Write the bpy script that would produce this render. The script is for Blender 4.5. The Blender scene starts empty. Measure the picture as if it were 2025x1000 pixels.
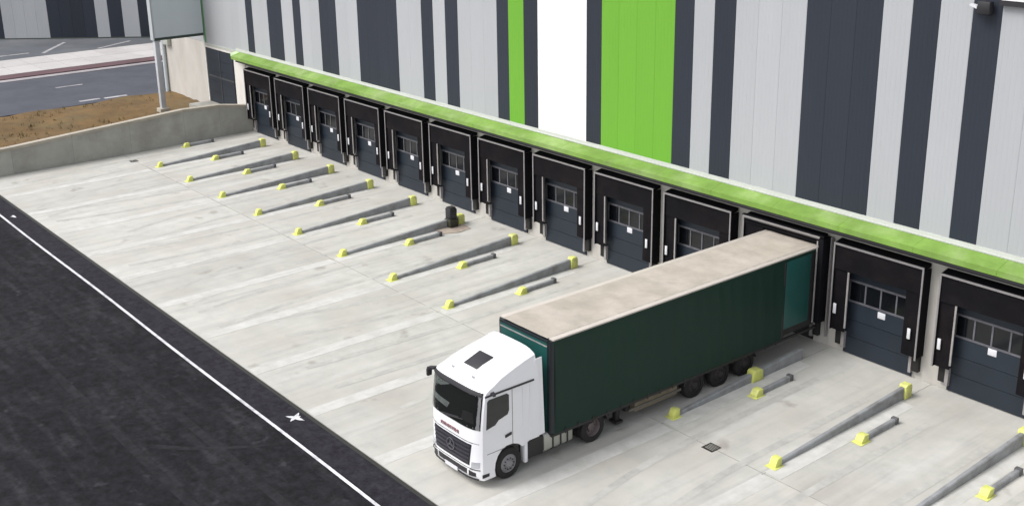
import bpy, bmesh, math, random
from mathutils import Vector, Matrix
random.seed(7)
scene = bpy.context.scene
col = scene.collection
R = math.radians

# ------------------------------------------------------------------ camera
cam_d = bpy.data.cameras.new('camera'); cam = bpy.data.objects.new('camera', cam_d); col.objects.link(cam)
right = Vector((0.62844288, 0.77770646, -0.01523844)); up = Vector((-0.23350076, 0.20729986, 0.95000219))
fwd = right.cross(up) * -1
m = Matrix((right, up, -fwd)).transposed() if False else Matrix(((right.x, up.x, -fwd.x), (right.y, up.y, -fwd.y), (right.z, up.z, -fwd.z)))
cam.matrix_world = Matrix.Translation((70.51417, -34.2273, 18.0643)) @ m.to_4x4()
cam_d.sensor_width = 36.0
cam_d.lens = 2298.517 / 2025 * 36.0
cam_d.shift_y = -53.738 / 2025
cam_d.clip_start = 0.5; cam_d.clip_end = 2000
scene.camera = cam

# ------------------------------------------------------------------ sky, sun, exposure (bright overcast day)
SUN_EL, SUN_AZ = 52.0, 205.0          # azimuth the light comes from, degrees clockwise from +Y
w = bpy.data.worlds.new('World'); scene.world = w; w.use_nodes = True
nt = w.node_tree
sky = nt.nodes.new('ShaderNodeTexSky'); sky.sky_type = 'NISHITA'; sky.sun_disc = False
sky.sun_elevation = R(SUN_EL); sky.sun_rotation = R(SUN_AZ); sky.dust_density = 3.0; sky.air_density = 1.0
hs = nt.nodes.new('ShaderNodeHueSaturation'); hs.inputs['Saturation'].default_value = 0.22
bg = nt.nodes['Background']; bg.inputs[1].default_value = 0.15
nt.links.new(sky.outputs[0], hs.inputs['Color']); nt.links.new(hs.outputs[0], bg.inputs[0])
sd = bpy.data.lights.new('sun', 'SUN'); sd.energy = 1.3; sd.angle = R(25); sd.color = (1.0, 0.97, 0.93)
so = bpy.data.objects.new('sun', sd); col.objects.link(so)
az, el = R(SUN_AZ), R(SUN_EL)
sdir = Vector((math.sin(az) * math.cos(el), math.cos(az) * math.cos(el), math.sin(el)))
so.rotation_euler = sdir.to_track_quat('Z', 'Y').to_euler(); so.location = sdir * 100
vs = scene.view_settings
vs.view_transform = 'Standard'; vs.look = 'None'; vs.gamma = 1.0; vs.use_curve_mapping = False
vs.exposure = 0.70
scene.render.engine = 'CYCLES'

# ------------------------------------------------------------------ materials
MATS = {}
def mat(name, colr, rough=0.6, metal=0.0, var=0.0, vscale=1.0, bump=0.0, bscale=20.0, spec=0.5, rnd=0.0,
        stain=None, stain_scale=0.3, stain_amt=0.5, stretch=(1, 1, 1), coat=0.0, rough_var=0.0, streak=None, streak2=None, spots=None):
    """procedural principled material: mottling, stains of their own, fine relief, a little per-object tint"""
    if name in MATS: return MATS[name]
    m = bpy.data.materials.new(name); m.use_nodes = True; t = m.node_tree; N = t.nodes; L = t.links
    p = N['Principled BSDF']
    p.inputs['Roughness'].default_value = rough; p.inputs['Metallic'].default_value = metal
    p.inputs['Specular IOR Level'].default_value = spec
    if coat: p.inputs['Coat Weight'].default_value = coat; p.inputs['Coat Roughness'].default_value = 0.06
    geo = N.new('ShaderNodeNewGeometry')
    mp = N.new('ShaderNodeMapping'); mp.inputs['Scale'].default_value = stretch
    L.new(geo.outputs['Position'], mp.inputs['Vector'])
    rgb = N.new('ShaderNodeRGB'); rgb.outputs[0].default_value = (*colr, 1); cur = rgb.outputs[0]
    if stain:
        n = N.new('ShaderNodeTexNoise'); n.inputs['Scale'].default_value = stain_scale; n.inputs['Detail'].default_value = 6
        n.inputs['Roughness'].default_value = 0.62
        L.new(mp.outputs[0], n.inputs['Vector'])
        r = N.new('ShaderNodeValToRGB'); r.color_ramp.elements[0].position = 0.46; r.color_ramp.elements[1].position = 0.72
        L.new(n.outputs['Fac'], r.inputs[0])
        mu = N.new('ShaderNodeMath'); mu.operation = 'MULTIPLY'; mu.inputs[1].default_value = stain_amt; L.new(r.outputs[0], mu.inputs[0])
        mx = N.new('ShaderNodeMix'); mx.data_type = 'RGBA'; L.new(mu.outputs[0], mx.inputs['Factor'])
        L.new(cur, mx.inputs['A']); mx.inputs['B'].default_value = (*stain, 1); cur = mx.outputs['Result']
    for (sc, amt, c2, st), (p0, p1) in zip([q for q in (streak, streak2, spots) if q], ((.5, .75), (.52, .78), (.64, .74))):
        mp2 = N.new('ShaderNodeMapping'); mp2.inputs['Scale'].default_value = st; L.new(geo.outputs['Position'], mp2.inputs['Vector'])
        n = N.new('ShaderNodeTexNoise'); n.inputs['Scale'].default_value = sc; n.inputs['Detail'].default_value = 5
        L.new(mp2.outputs[0], n.inputs['Vector'])
        r = N.new('ShaderNodeValToRGB'); r.color_ramp.elements[0].position = p0; r.color_ramp.elements[1].position = p1
        L.new(n.outputs['Fac'], r.inputs[0])
        mu = N.new('ShaderNodeMath'); mu.operation = 'MULTIPLY'; mu.inputs[1].default_value = amt; L.new(r.outputs[0], mu.inputs[0])
        mx = N.new('ShaderNodeMix'); mx.data_type = 'RGBA'; L.new(mu.outputs[0], mx.inputs['Factor'])
        L.new(cur, mx.inputs['A']); mx.inputs['B'].default_value = (*c2, 1); cur = mx.outputs['Result']
    if var or rnd:
        val = None
        if var:
            n = N.new('ShaderNodeTexNoise'); n.inputs['Scale'].default_value = vscale; n.inputs['Detail'].default_value = 8
            n.inputs['Roughness'].default_value = 0.65
            L.new(mp.outputs[0], n.inputs['Vector'])
            mr = N.new('ShaderNodeMapRange'); mr.inputs[1].default_value = 0.3; mr.inputs[2].default_value = 0.7
            mr.inputs[3].default_value = 1 - var; mr.inputs[4].default_value = 1 + var
            L.new(n.outputs['Fac'], mr.inputs[0]); val = mr.outputs[0]
        if rnd:
            oi = N.new('ShaderNodeObjectInfo')
            mr = N.new('ShaderNodeMapRange'); mr.inputs[3].default_value = 1 - rnd; mr.inputs[4].default_value = 1 + rnd
            L.new(oi.outputs['Random'], mr.inputs[0])
            if val:
                mu = N.new('ShaderNodeMath'); mu.operation = 'MULTIPLY'; L.new(val, mu.inputs[0]); L.new(mr.outputs[0], mu.inputs[1]); val = mu.outputs[0]
            else: val = mr.outputs[0]
        h = N.new('ShaderNodeHueSaturation'); L.new(cur, h.inputs['Color']); L.new(val, h.inputs['Value']); cur = h.outputs[0]
    L.new(cur, p.inputs['Base Color'])
    if rough_var:
        n = N.new('ShaderNodeTexNoise'); n.inputs['Scale'].default_value = 2.5; n.inputs['Detail'].default_value = 4
        L.new(mp.outputs[0], n.inputs['Vector'])
        mr = N.new('ShaderNodeMapRange'); mr.inputs[3].default_value = max(0, rough - rough_var); mr.inputs[4].default_value = min(1, rough + rough_var)
        L.new(n.outputs['Fac'], mr.inputs[0]); L.new(mr.outputs[0], p.inputs['Roughness'])
    if bump:
        n = N.new('ShaderNodeTexNoise'); n.inputs['Scale'].default_value = bscale; n.inputs['Detail'].default_value = 4
        L.new(geo.outputs['Position'], n.inputs['Vector'])
        b = N.new('ShaderNodeBump'); b.inputs['Strength'].default_value = bump; b.inputs['Distance'].default_value = 0.02
        L.new(n.outputs['Fac'], b.inputs['Height']); L.new(b.outputs[0], p.inputs['Normal'])
    MATS[name] = m
    return m

M_conc = mat('yard_concrete', (0.43, 0.425, 0.395), 0.85, var=0.11, vscale=1.2, bump=0.25, bscale=30, rnd=0.055,
             stain=(0.35, 0.315, 0.28), stain_scale=0.3, stain_amt=0.6, streak=(0.7, 0.5, (0.54, 0.535, 0.51), (1.4, 0.2, 1)),
             streak2=(1.9, 0.55, (0.31, 0.30, 0.285), (1.6, 0.09, 1)), spots=(0.75, 0.55, (0.20, 0.175, 0.155), (1, 1, 1)))
M_joint = mat('joint_filler', (0.24, 0.235, 0.225), 0.9, var=0.1)
M_asph = mat('new_asphalt', (0.0125, 0.012, 0.0145), 0.85, var=0.55, vscale=3.5, bump=0.4, bscale=45, spec=0.12,
             stain=(0.022, 0.021, 0.024), stain_scale=0.22, stain_amt=0.8, streak=(0.5, 0.6, (0.021, 0.020, 0.023), (0.15, 1.2, 1)), streak2=(1.3, 0.8, (0.034, 0.033, 0.037), (0.3, 1.6, 1)), spots=(1.6, 0.6, (0.045, 0.044, 0.05), (1, 1, 1)))
M_asph_edge = mat('border_asphalt', (0.023, 0.0215, 0.0275), 0.85, var=0.5, vscale=4, bump=0.4, bscale=45, spec=0.12)
M_paint = mat('white_road_paint', (0.62, 0.62, 0.65), 0.65, var=0.15, vscale=5, stain=(0.2, 0.2, 0.21), stain_scale=2.2, stain_amt=0.75)
M_worn = mat('worn_lane_paint', (0.495, 0.49, 0.47), 0.85, var=0.10, vscale=2, stain=(0.42, 0.415, 0.385), stain_scale=0.8, stain_amt=1.0, streak=(1.2, 1.0, (0.425, 0.42, 0.39), (2.5, 0.35, 1)))
M_light = mat('light_grey_cladding', (0.375, 0.386, 0.405), 0.5, spec=0.35, metal=0.0, var=0.03, vscale=0.6, rnd=0.025, stretch=(1, 1, 0.2), rough_var=0.06)
M_dark = mat('anthracite_cladding', (0.026, 0.031, 0.043), 0.5, spec=0.22, var=0.06, vscale=0.6, rnd=0.08, stretch=(1, 1, 0.2), rough_var=0.06)
M_green = mat('green_cladding', (0.138, 0.352, 0.034), 0.5, spec=0.3, var=0.03, vscale=0.6, rnd=0.02, stretch=(1, 1, 0.2))
M_white = mat('white_cladding', (0.80, 0.80, 0.80), 0.42, var=0.02, vscale=0.6, rnd=0.01, stretch=(1, 1, 0.2))
M_canopy = mat('green_canopy_sheet', (0.160, 0.275, 0.055), 0.75, var=0.2, vscale=0.9, stain=(0.27, 0.36, 0.15), stain_scale=0.7, stain_amt=0.8, spec=0.2)
M_flash = mat('white_flashing', (0.42, 0.44, 0.40), 0.45, var=0.05, vscale=1)
M_basew = mat('precast_base_wall', (0.46, 0.44, 0.41), 0.8, var=0.08, vscale=0.9, bump=0.15, stain=(0.36, 0.33, 0.29), stain_scale=0.7, stain_amt=0.5, stretch=(1, 1, 0.4))
M_bwhite = mat('pale_pier_render', (0.62, 0.60, 0.57), 0.8, var=0.05, stain=(0.5, 0.47, 0.43), stain_scale=0.7, stain_amt=0.4)
M_ret = mat('weathered_grey_concrete', (0.35, 0.345, 0.315), 0.9, var=0.12, vscale=0.8, bump=0.3, bscale=18, rnd=0.07,
            stain=(0.20, 0.19, 0.16), stain_scale=0.45, stain_amt=0.6)
M_cope = mat('pale_coping_concrete', (0.36, 0.325, 0.27), 0.85, var=0.08, rnd=0.05)
M_soil = mat('orange_brown_soil', (0.128, 0.074, 0.024), 0.95, var=0.3, vscale=0.8, bump=0.8, bscale=6,
             stain=(0.115, 0.085, 0.038), stain_scale=0.3, stain_amt=0.9)
M_road = mat('blue_grey_road', (0.060, 0.064, 0.082), 0.85, var=0.15, vscale=0.5, bump=0.3)
M_tarmac = mat('grey_tarmac', (0.085, 0.092, 0.105), 0.85, var=0.2, vscale=0.25, bump=0.3, stain=(0.14, 0.145, 0.15), stain_scale=0.2, stain_amt=0.6)
M_pave = mat('pale_pavement', (0.44, 0.42, 0.415), 0.85, var=0.08, vscale=0.4, bump=0.1, rnd=0.06)
M_redkerb = mat('dark_red_kerb', (0.10, 0.055, 0.062), 0.85, var=0.25, vscale=0.5)
M_ground = mat('open_ground', (0.12, 0.115, 0.09), 0.95, var=0.3, vscale=0.1)
M_fabric = mat('black_shelter_fabric', (0.0050, 0.0050, 0.0070), 0.75, var=0.3, vscale=1.5, bump=0.1, bscale=8, spec=0.1)
M_flap = mat('black_flap_fabric', (0.0058, 0.0052, 0.0066), 0.75, var=0.3, vscale=1.2, bump=0.2, bscale=5, spec=0.1, stain=(0.016, 0.012, 0.013), stain_scale=0.8, stain_amt=0.6)
M_alu = mat('aluminium_profile', (0.29, 0.275, 0.28), 0.45, metal=0.35, var=0.12, vscale=3)
M_door = mat('anthracite_door_sheet', (0.0165, 0.023, 0.033), 0.45, var=0.12, vscale=1.0, rnd=0.08, spec=0.35)
M_pane = mat('dark_door_pane', (0.006, 0.007, 0.009), 0.12, spec=0.5)
M_rubber = mat('black_rubber', (0.014, 0.013, 0.013), 0.8, var=0.2, vscale=4)
M_plate = mat('white_plate', (0.60, 0.60, 0.63), 0.5)
M_galv = mat('galvanised_steel', (0.285, 0.295, 0.305), 0.6, metal=0.2, var=0.15, vscale=2, stain=(0.15, 0.14, 0.135), stain_scale=1.5, stain_amt=0.8)
M_yellow = mat('safety_yellow_paint', (0.60, 0.63, 0.16), 0.65, var=0.10, vscale=4, stain=(0.36, 0.35, 0.20), stain_scale=3.0, stain_amt=0.8)
M_cab = mat('white_cab_paint', (0.80, 0.80, 0.83), 0.3, coat=0.6, var=0.015, vscale=1)
M_glass = mat('windscreen_glass', (0.010, 0.014, 0.014), 0.06, spec=0.6)
M_black = mat('black_plastic', (0.018, 0.017, 0.021), 0.5, var=0.1, vscale=4)
M_curt = mat('dark_green_curtain', (0.0098, 0.0330, 0.0235), 0.55, var=0.10, vscale=0.6, bump=0.08, bscale=4, stain=(0.012, 0.026, 0.020), stain_scale=0.3, stain_amt=0.6, spec=0.22)
M_teal = mat('teal_panel', (0.010, 0.075, 0.068), 0.4, var=0.08)
M_tarp = mat('dusty_beige_roof_tarp', (0.385, 0.345, 0.295), 0.75, var=0.14, vscale=1.2, stain=(0.43, 0.38, 0.34), stain_scale=0.6, stain_amt=0.7, streak=(0.8, 0.35, (0.30, 0.275, 0.235), (1.2, .35, 1)), bump=0.1, bscale=3)
M_trim = mat('pale_roof_rail', (0.47, 0.43, 0.39), 0.5, var=0.06)
M_chassis = mat('chassis_steel', (0.022, 0.020, 0.020), 0.6, var=0.2, vscale=3)
M_tank = mat('aluminium_tank', (0.42, 0.42, 0.38), 0.38, metal=0.6, var=0.1, vscale=2)
M_rimm = mat('brownish_drive_rim', (0.13, 0.105, 0.105), 0.55, var=0.35, vscale=4)
M_rimd = mat('shaded_trailer_rim', (0.030, 0.025, 0.026), 0.7, var=0.3, vscale=5)  # trailer rims, colour darkened to carry the shadow under the trailer
M_rim = mat('dusty_rim', (0.24, 0.235, 0.25), 0.5, metal=0.3, var=0.15, vscale=5)
M_tyre = mat('tyre_rubber', (0.016, 0.015, 0.015), 0.85, var=0.15, vscale=6, bump=0.3, bscale=30)
M_redtxt = mat('red_lettering', (0.30, 0.17, 0.18), 0.5)
M_lamp = mat('headlamp_glass', (0.5, 0.51, 0.55), 0.12, metal=0.3)
M_rust = mat('brown_stained_plate', (0.34, 0.29, 0.24), 0.85, var=0.2, vscale=2, stain=(0.17, 0.125, 0.11), stain_scale=1.2, stain_amt=0.8)
M_olive = mat('dark_olive_steel', (0.030, 0.030, 0.016), 0.6, var=0.3, vscale=2)
M_iron = mat('cast_iron', (0.022, 0.022, 0.018), 0.7, var=0.3, vscale=6)
M_greysheet = mat('blue_grey_sheet', (0.50, 0.55, 0.58), 0.45, var=0.05, vscale=0.7, stretch=(1, 1, 0.2))
M_wood = mat('weathered_timber', (0.16, 0.135, 0.095), 0.85, var=0.3, vscale=3)

# ------------------------------------------------------------------ builders
class MB:
    def __init__(s): s.v = []; s.f = []
    def add(s, vs, fs):
        o = len(s.v); s.v += [tuple(v) for v in vs]; s.f += [tuple(i + o for i in f) for f in fs]; return s
    def box(s, x0, x1, y0, y1, z0, z1):
        return s.hexa([(x0, y0, z0), (x1, y0, z0), (x1, y1, z0), (x0, y1, z0), (x0, y0, z1), (x1, y0, z1), (x1, y1, z1), (x0, y1, z1)])
    def hexa(s, p):
        return s.add(p, [(3, 2, 1, 0), (4, 5, 6, 7), (0, 1, 5, 4), (1, 2, 6, 5), (2, 3, 7, 6), (3, 0, 4, 7)])
    def prism_x(s, prof, x0, x1):            # prof: list of (y,z)
        n = len(prof); vs = [(x0, y, z) for y, z in prof] + [(x1, y, z) for y, z in prof]
        fs = [(i, (i + 1) % n, n + (i + 1) % n, n + i) for i in range(n)] + [tuple(range(n - 1, -1, -1)), tuple(range(n, 2 * n))]
        return s.add(vs, fs)
    def prism_y(s, prof, y0, y1):            # prof: list of (x,z)
        n = len(prof); vs = [(x, y0, z) for x, z in prof] + [(x, y1, z) for x, z in prof]
        fs = [(i, (i + 1) % n, n + (i + 1) % n, n + i) for i in range(n)] + [tuple(range(n - 1, -1, -1)), tuple(range(n, 2 * n))]
        return s.add(vs, fs)
    def prism_z(s, prof, z0, z1):
        n = len(prof); vs = [(x, y, z0) for x, y in prof] + [(x, y, z1) for x, y in prof]
        fs = [(i, (i + 1) % n, n + (i + 1) % n, n + i) for i in range(n)] + [tuple(range(n - 1, -1, -1)), tuple(range(n, 2 * n))]
        return s.add(vs, fs)
    def lathe_x(s, prof, c, n=28):           # prof: (x offset, radius), axis along X through c
        vs = []; fs = []; k = len(prof)
        for i in range(n):
            a = 2 * math.pi * i / n
            for px, r in prof: vs.append((c[0] + px, c[1] + r * math.cos(a), c[2] + r * math.sin(a)))
        for i in range(n):
            for j in range(k - 1):
                a, b = i * k + j, ((i + 1) % n) * k + j
                fs.append((a, b, b + 1, a + 1))
        return s.add(vs, fs)
    def tube(s, a, b, r, n=10):
        a, b = Vector(a), Vector(b); d = (b - a).normalized(); u = d.orthogonal().normalized(); v = d.cross(u)
        vs = []
        for p in (a, b):
            for i in range(n):
                t = 2 * math.pi * i / n; vs.append(p + u * r * math.cos(t) + v * r * math.sin(t))
        fs = [(i, (i + 1) % n, n + (i + 1) % n, n + i) for i in range(n)] + [tuple(range(n - 1, -1, -1)), tuple(range(n, 2 * n))]
        return s.add(vs, fs)
    def grid(s, P):                          # P[i][j] points
        h, wd = len(P), len(P[0]); vs = [p for r in P for p in r]
        return s.add(vs, [(i * wd + j, i * wd + j + 1, (i + 1) * wd + j + 1, (i + 1) * wd + j) for i in range(h - 1) for j in range(wd - 1)])
    def build(s, name, material, parent=None, loc=(0, 0, 0), smooth=False, bevel=0.0, angle=35, segs=2):
        me = bpy.data.meshes.new(name); me.from_pydata(s.v, [], s.f)
        bm = bmesh.new(); bm.from_mesh(me)
        bmesh.ops.recalc_face_normals(bm, faces=bm.faces)
        if bevel:
            ed = [e for e in bm.edges if len(e.link_faces) == 2 and e.calc_face_angle(0) > 0.5]
            bmesh.ops.bevel(bm, geom=ed, offset=bevel, segments=segs, profile=0.5, affect='EDGES', clamp_overlap=True)
        bm.to_mesh(me); bm.free()
        if smooth or bevel:
            for p in me.polygons: p.use_smooth = True
            me.set_sharp_from_angle(angle=R(angle))
        me.materials.append(material)
        o = bpy.data.objects.new(name, me); col.objects.link(o); o.location = loc
        if parent: o.parent = parent
        return o

def empty(name, label, cat, loc=(0, 0, 0), group=None, rz=0):
    o = bpy.data.objects.new(name, None); col.objects.link(o); o.location = loc; o.rotation_euler.z = rz
    o.empty_display_size = 0.3
    return tag(o, label, cat, group)
def tag(o, label=None, cat=None, group=None, kind=None):
    if label: o['label'] = label
    if cat: o['category'] = cat
    if group: o['group'] = group
    if kind: o['kind'] = kind
    return o
def link_copy(o, parent=None, loc=None):
    c = o.copy(); col.objects.link(c)
    if parent: c.parent = parent
    if loc is not None: c.location = loc
    return c
def copy_tree(o, parent=None):
    c = link_copy(o, parent)
    for ch in list(o.children): copy_tree(ch, c)
    return c

PITCH = 4.23688
YE = -17.55                                   # yard / asphalt edge
def gz(y): return -0.12 * min(1.0, max(0.0, -y / 9.0))
ORD = ['first', 'second', 'third', 'fourth', 'fifth', 'sixth', 'seventh', 'eighth', 'ninth', 'tenth', 'eleventh', 'twelfth', 'thirteenth']

# ================================================================== GROUND
g = MB().box(-400, 500, -400, 400, -1.2, -0.6).build('ground', M_ground); tag(g, 'bare brown open ground around the site', None, kind='structure')
del g['label']
yard = MB()
yard.prism_x([(0.0, -0.5), (0.0, -0.012), (-9, -0.132), (YE, -0.132), (YE, -0.5)], 0.0, 96.0)
yard = yard.build('yard', M_joint); tag(yard, kind='structure')
# cast slabs, one bay each, with recessed joints
xs = [0.02] + [i * PITCH + 4.36 for i in range(0, 22)]
J = 0.012
for k in range(len(xs) - 1):
    for (ya, yb) in ((-0.01, -8.996), (-9.004, YE)):
        a, b = xs[k] + J, xs[k + 1] - J
        y0, y1 = ya - J, yb + J
        z0, z1 = gz(y0) + random.uniform(-.002, .002), gz(y1) + random.uniform(-.002, .002)
        s = MB().hexa([(a, y1, z1 - .06), (b, y1, z1 - .06), (b, y0, z0 - .06), (a, y0, z0 - .06), (a, y1, z1), (b, y1, z1), (b, y0, z0), (a, y0, z0)])
        s.build('concrete_slab', M_conc, yard)
# worn lane lines running from the guides to the asphalt
for k in range(14):
    x = k * PITCH + 4.62
    for (ya, yb) in ((-1.9, -8.9), (-9.1, YE + .05)):
        wv = 0.30
        MB().hexa([(x - wv, yb, gz(yb) - .02), (x + wv, yb, gz(yb) - .02), (x + wv, ya, gz(ya) - .02), (x - wv, ya, gz(ya) - .02),
                   (x - wv, yb, gz(yb) + .006), (x + wv, yb, gz(yb) + .006), (x + wv, ya, gz(ya) + .006), (x - wv, ya, gz(ya) + .006)]).build('lane_line', M_worn, yard)
# dusty tyre tracks curving off each bay (worn, half rubbed out)
M_tyrem = mat('tyre_dust', (0.372, 0.366, 0.343), 0.9, var=0.12, vscale=2.5, stain=(0.43, 0.425, 0.395), stain_scale=0.9, stain_amt=1.0, streak=(1.0, 1.0, (0.43, 0.425, 0.395), (2, .3, 1)))
M_tyrea = mat('tyre_polish', (0.0215, 0.0205, 0.0235), 0.85, var=0.4, vscale=3, stain=(0.013, 0.0125, 0.015), stain_scale=0.7, stain_amt=1.0, spec=.12)
random.seed(21); zq = .004
for k in range(0, 15):
    xc = k * PITCH + 2.60 + random.uniform(-.15, .15); bend = random.uniform(.2, 2.6) * random.choice((-1, 1, 1)); yend = random.uniform(-14.5, YE + .1)
    for t_ in (-1.02, 1.02):
        P = [[], []]
        for j in range(20):
            y = -2.6 + (yend + 2.6) * j / 19
            dx = bend * max(0, (-y - 8) / 10) ** 2
            for q, wv in ((0, -.14), (1, .14)): P[q].append((xc + t_ + dx + wv, y, gz(y) + zq))
        MB().grid(P).build('tyre_mark', M_tyrem, yard); zq += .00006
# slot drain along the edge of the yard
MB().box(0, 96, YE - 0.16, YE, -0.4, -0.15).build('slot_drain', M_iron, yard)

asph = MB().box(-2, 160, -140, YE - 0.16, -0.5, -0.13).build('asphalt_road', M_asph); tag(asph, kind='structure')
MB().box(-2, 160, -18.76, YE - 0.17, -0.3, -0.126).build('border_strip', M_asph_edge, asph)
# painted edge line, hand-wavy like the real one
pl = []
for i in range(0, 81):
    x = -2 + i * 2.0
    y = -18.83 - 0.008 * (x - 30) * 0.6 + 0.02 * math.sin(x * .35)
    pl.append((x, y))
P = [[(x, y - 0.058, -0.121) for x, y in pl], [(x, y + 0.058, -0.121) for x, y in pl]]
MB().grid(P).build('edge_line', M_paint, asph)
# splashed paint mark by the line (several ragged arms)
def splash(cx, cy, arms, s, z):
    b = MB()
    for ang, ln, wd in arms:
        d = Vector((math.cos(R(ang)), math.sin(R(ang)), 0)); n = Vector((-d.y, d.x, 0)); c = Vector((cx, cy, z))
        pts = [c - n * wd * s, c + d * ln * .55 * s - n * wd * .8 * s, c + d * ln * s, c + d * ln * .5 * s + n * wd * .7 * s, c + n * wd * s]
        b.add([(p.x, p.y, z) for p in pts] + [(p.x, p.y, z + .003) for p in pts], [(5, 6, 7, 8, 9), (0, 1, 6, 5), (1, 2, 7, 6), (2, 3, 8, 7), (3, 4, 9, 8), (4, 0, 5, 9)])
        z += .0007
    return b
za = -.1255
for k, (x0, y0, x1, y1, cv) in enumerate(((4, -20.6, 46, -20.9, .2), (4, -22.7, 46, -23.0, .2), (37.2, -22.5, 40.2, -18.4, .5))):
    P = [[], []]
    for j in range(22):
        t_ = j / 21; x = x0 + (x1 - x0) * t_; y = y0 + (y1 - y0) * t_ - cv * math.sin(math.pi * t_)
        for q, wv in ((0, -.16), (1, .16)): P[q].append((x, y + wv, za))
    MB().grid(P).build('tyre_mark', M_tyrea, asph); za += .0004
splash(38.45, -18.05, [(20, .85, .17), (130, .75, .16), (215, .7, .17), (300, .6, .15), (75, .4, .2)], 0.50, -0.123).build('paint_mark', M_paint, asph)
splash(8.6, -18.25, [(10, .8, .2), (170, .6, .2), (260, .4, .16)], 0.4, -0.123).build('paint_mark', M_paint, asph)

# left-hand side: soil strip, road, kerb, pavement, tarmac
random.seed(3)
gp = []
random.seed(3)
for i in range(46):
    row = []
    for j in range(24):
        y = -45 + i * 1.0; x = -13.3 + j * (13.0 / 23)
        row.append((x, y, 0.70 + random.uniform(-.05, .07) + 0.10 * math.sin(x * .9 + y * .4) * math.sin(y * .6)))
    gp.append(row)
soil = MB().grid(gp).build('soil', M_soil, smooth=True); tag(soil, kind='structure')
# clods lying in the soil, uncountable
cl = MB()
for k in range(500):
    x, y = random.uniform(-13, -.6), random.uniform(-24, -.4); s = random.uniform(.015, .06)
    pts = [(x + s * math.cos(a) * random.uniform(.7, 1.3), y + s * math.sin(a) * random.uniform(.7, 1.3), .66) for a in (0, 1.3, 2.5, 3.8, 5.1)]
    top = (x + random.uniform(-.3, .3) * s, y, .72 + s * random.uniform(.5, 1.0))
    cl.add(pts + [top], [(i, (i + 1) % 5, 5) for i in range(5)])
tag(cl.build('soil_clods', M_soil), 'loose brown clods scattered over the soil strip', None, kind='stuff'); del bpy.data.objects['soil_clods']['label']
# tufts of dull grass along the soil, uncountable
tf = MB(); random.seed(11)
for k in range(420):
    x, y = (random.uniform(-13, -.5), random.uniform(-22, -.3)) if k % 3 else (random.uniform(-1.5, -.4), random.uniform(-22, -.5))
    if math.sin(x * .8) + math.sin(y * .5 + 1) < -.2: continue
    for j in range(6):
        a = random.uniform(0, 6.28); h = random.uniform(.10, .26); q = random.uniform(.03, .10)
        bx, by = x + random.uniform(-.1, .1), y + random.uniform(-.1, .1)
        tf.add([(bx - .02 * math.sin(a), by + .02 * math.cos(a), .64), (bx + .02 * math.sin(a), by - .02 * math.cos(a), .64), (bx + q * math.cos(a), by + q * math.sin(a), .70 + h)], [(0, 1, 2)])
tag(tf.build('grass_tufts', mat('dry_grass', (0.105, 0.092, 0.035), .9, var=.35, vscale=2)), kind='stuff')
road = MB().box(-26.0, -13.3, -120, 120, -.5, .66).build('road', M_road); tag(road, kind='structure')
M_dullp = mat('dull_road_paint', (.38, .37, .38), .8, var=.2, vscale=2, stain=(.12, .12, .14), stain_scale=1.5, stain_amt=.8)
for (xa, xb, y0, y1) in ((-21.1, -20.85, -6.1, -4.0), (-14.75, -14.35, -6.5, -5.0), (-14.6, -14.2, -4.7, -3.0)):
    MB().box(xa, xb, y0, y1, .6, .664).build('road_marking', M_dullp, road)
MB().box(-26.9, -26.002, -120, 120, -.5, .70).build('pale_gutter', mat('gutter_concrete', (0.30, 0.28, 0.29), .85, var=.2, vscale=.5), road)
kerb = MB().box(-28.6, -26.9, -120, 120, -.5, .78).build('kerb', M_redkerb); tag(kerb, kind='structure')
pave = MB().box(-36, -28.6, -120, 120, -.5, .74).build('pavement', mat('pavement_bed', (0.3, 0.29, 0.28), .9)); tag(pave, kind='structure')
for i in range(30):
    y0 = -22 + i * 2.2
    for j in range(2):
        MB().box(-28.62 - 3.66 * (j + 1) + .04, -28.62 - 3.66 * j - .02, y0 + .02, y0 + 2.18, .70, .80 + random.uniform(-.004, .004)).build('paving_slab', M_pave, pave)
tm = MB().box(-160, -36, -120, 160, -.5, .72).build('tarmac', M_tarmac); tag(tm, kind='structure')
MB().hexa([(-38.0, -1.7, .6), (-37.7, -1.5, .6), (-42.6, 2.1, .6), (-42.9, 1.9, .6), (-38.0, -1.7, .725), (-37.7, -1.5, .725), (-42.6, 2.1, .725), (-42.9, 1.9, .725)]).build('road_marking', M_dullp, tm)
MB().box(-39, -38.7, -7, -2.5, .6, .725).build('road_marking', M_dullp, tm)
MB().hexa([(-37.0, 3.0, .6), (-36.8, 3.2, .6), (-39.0, 7.1, .6), (-39.3, 7.0, .6), (-37.0, 3.0, .725), (-36.8, 3.2, .725), (-39.0, 7.1, .725), (-39.3, 7.0, .725)]).build('road_marking', M_dullp, tm)

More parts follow.
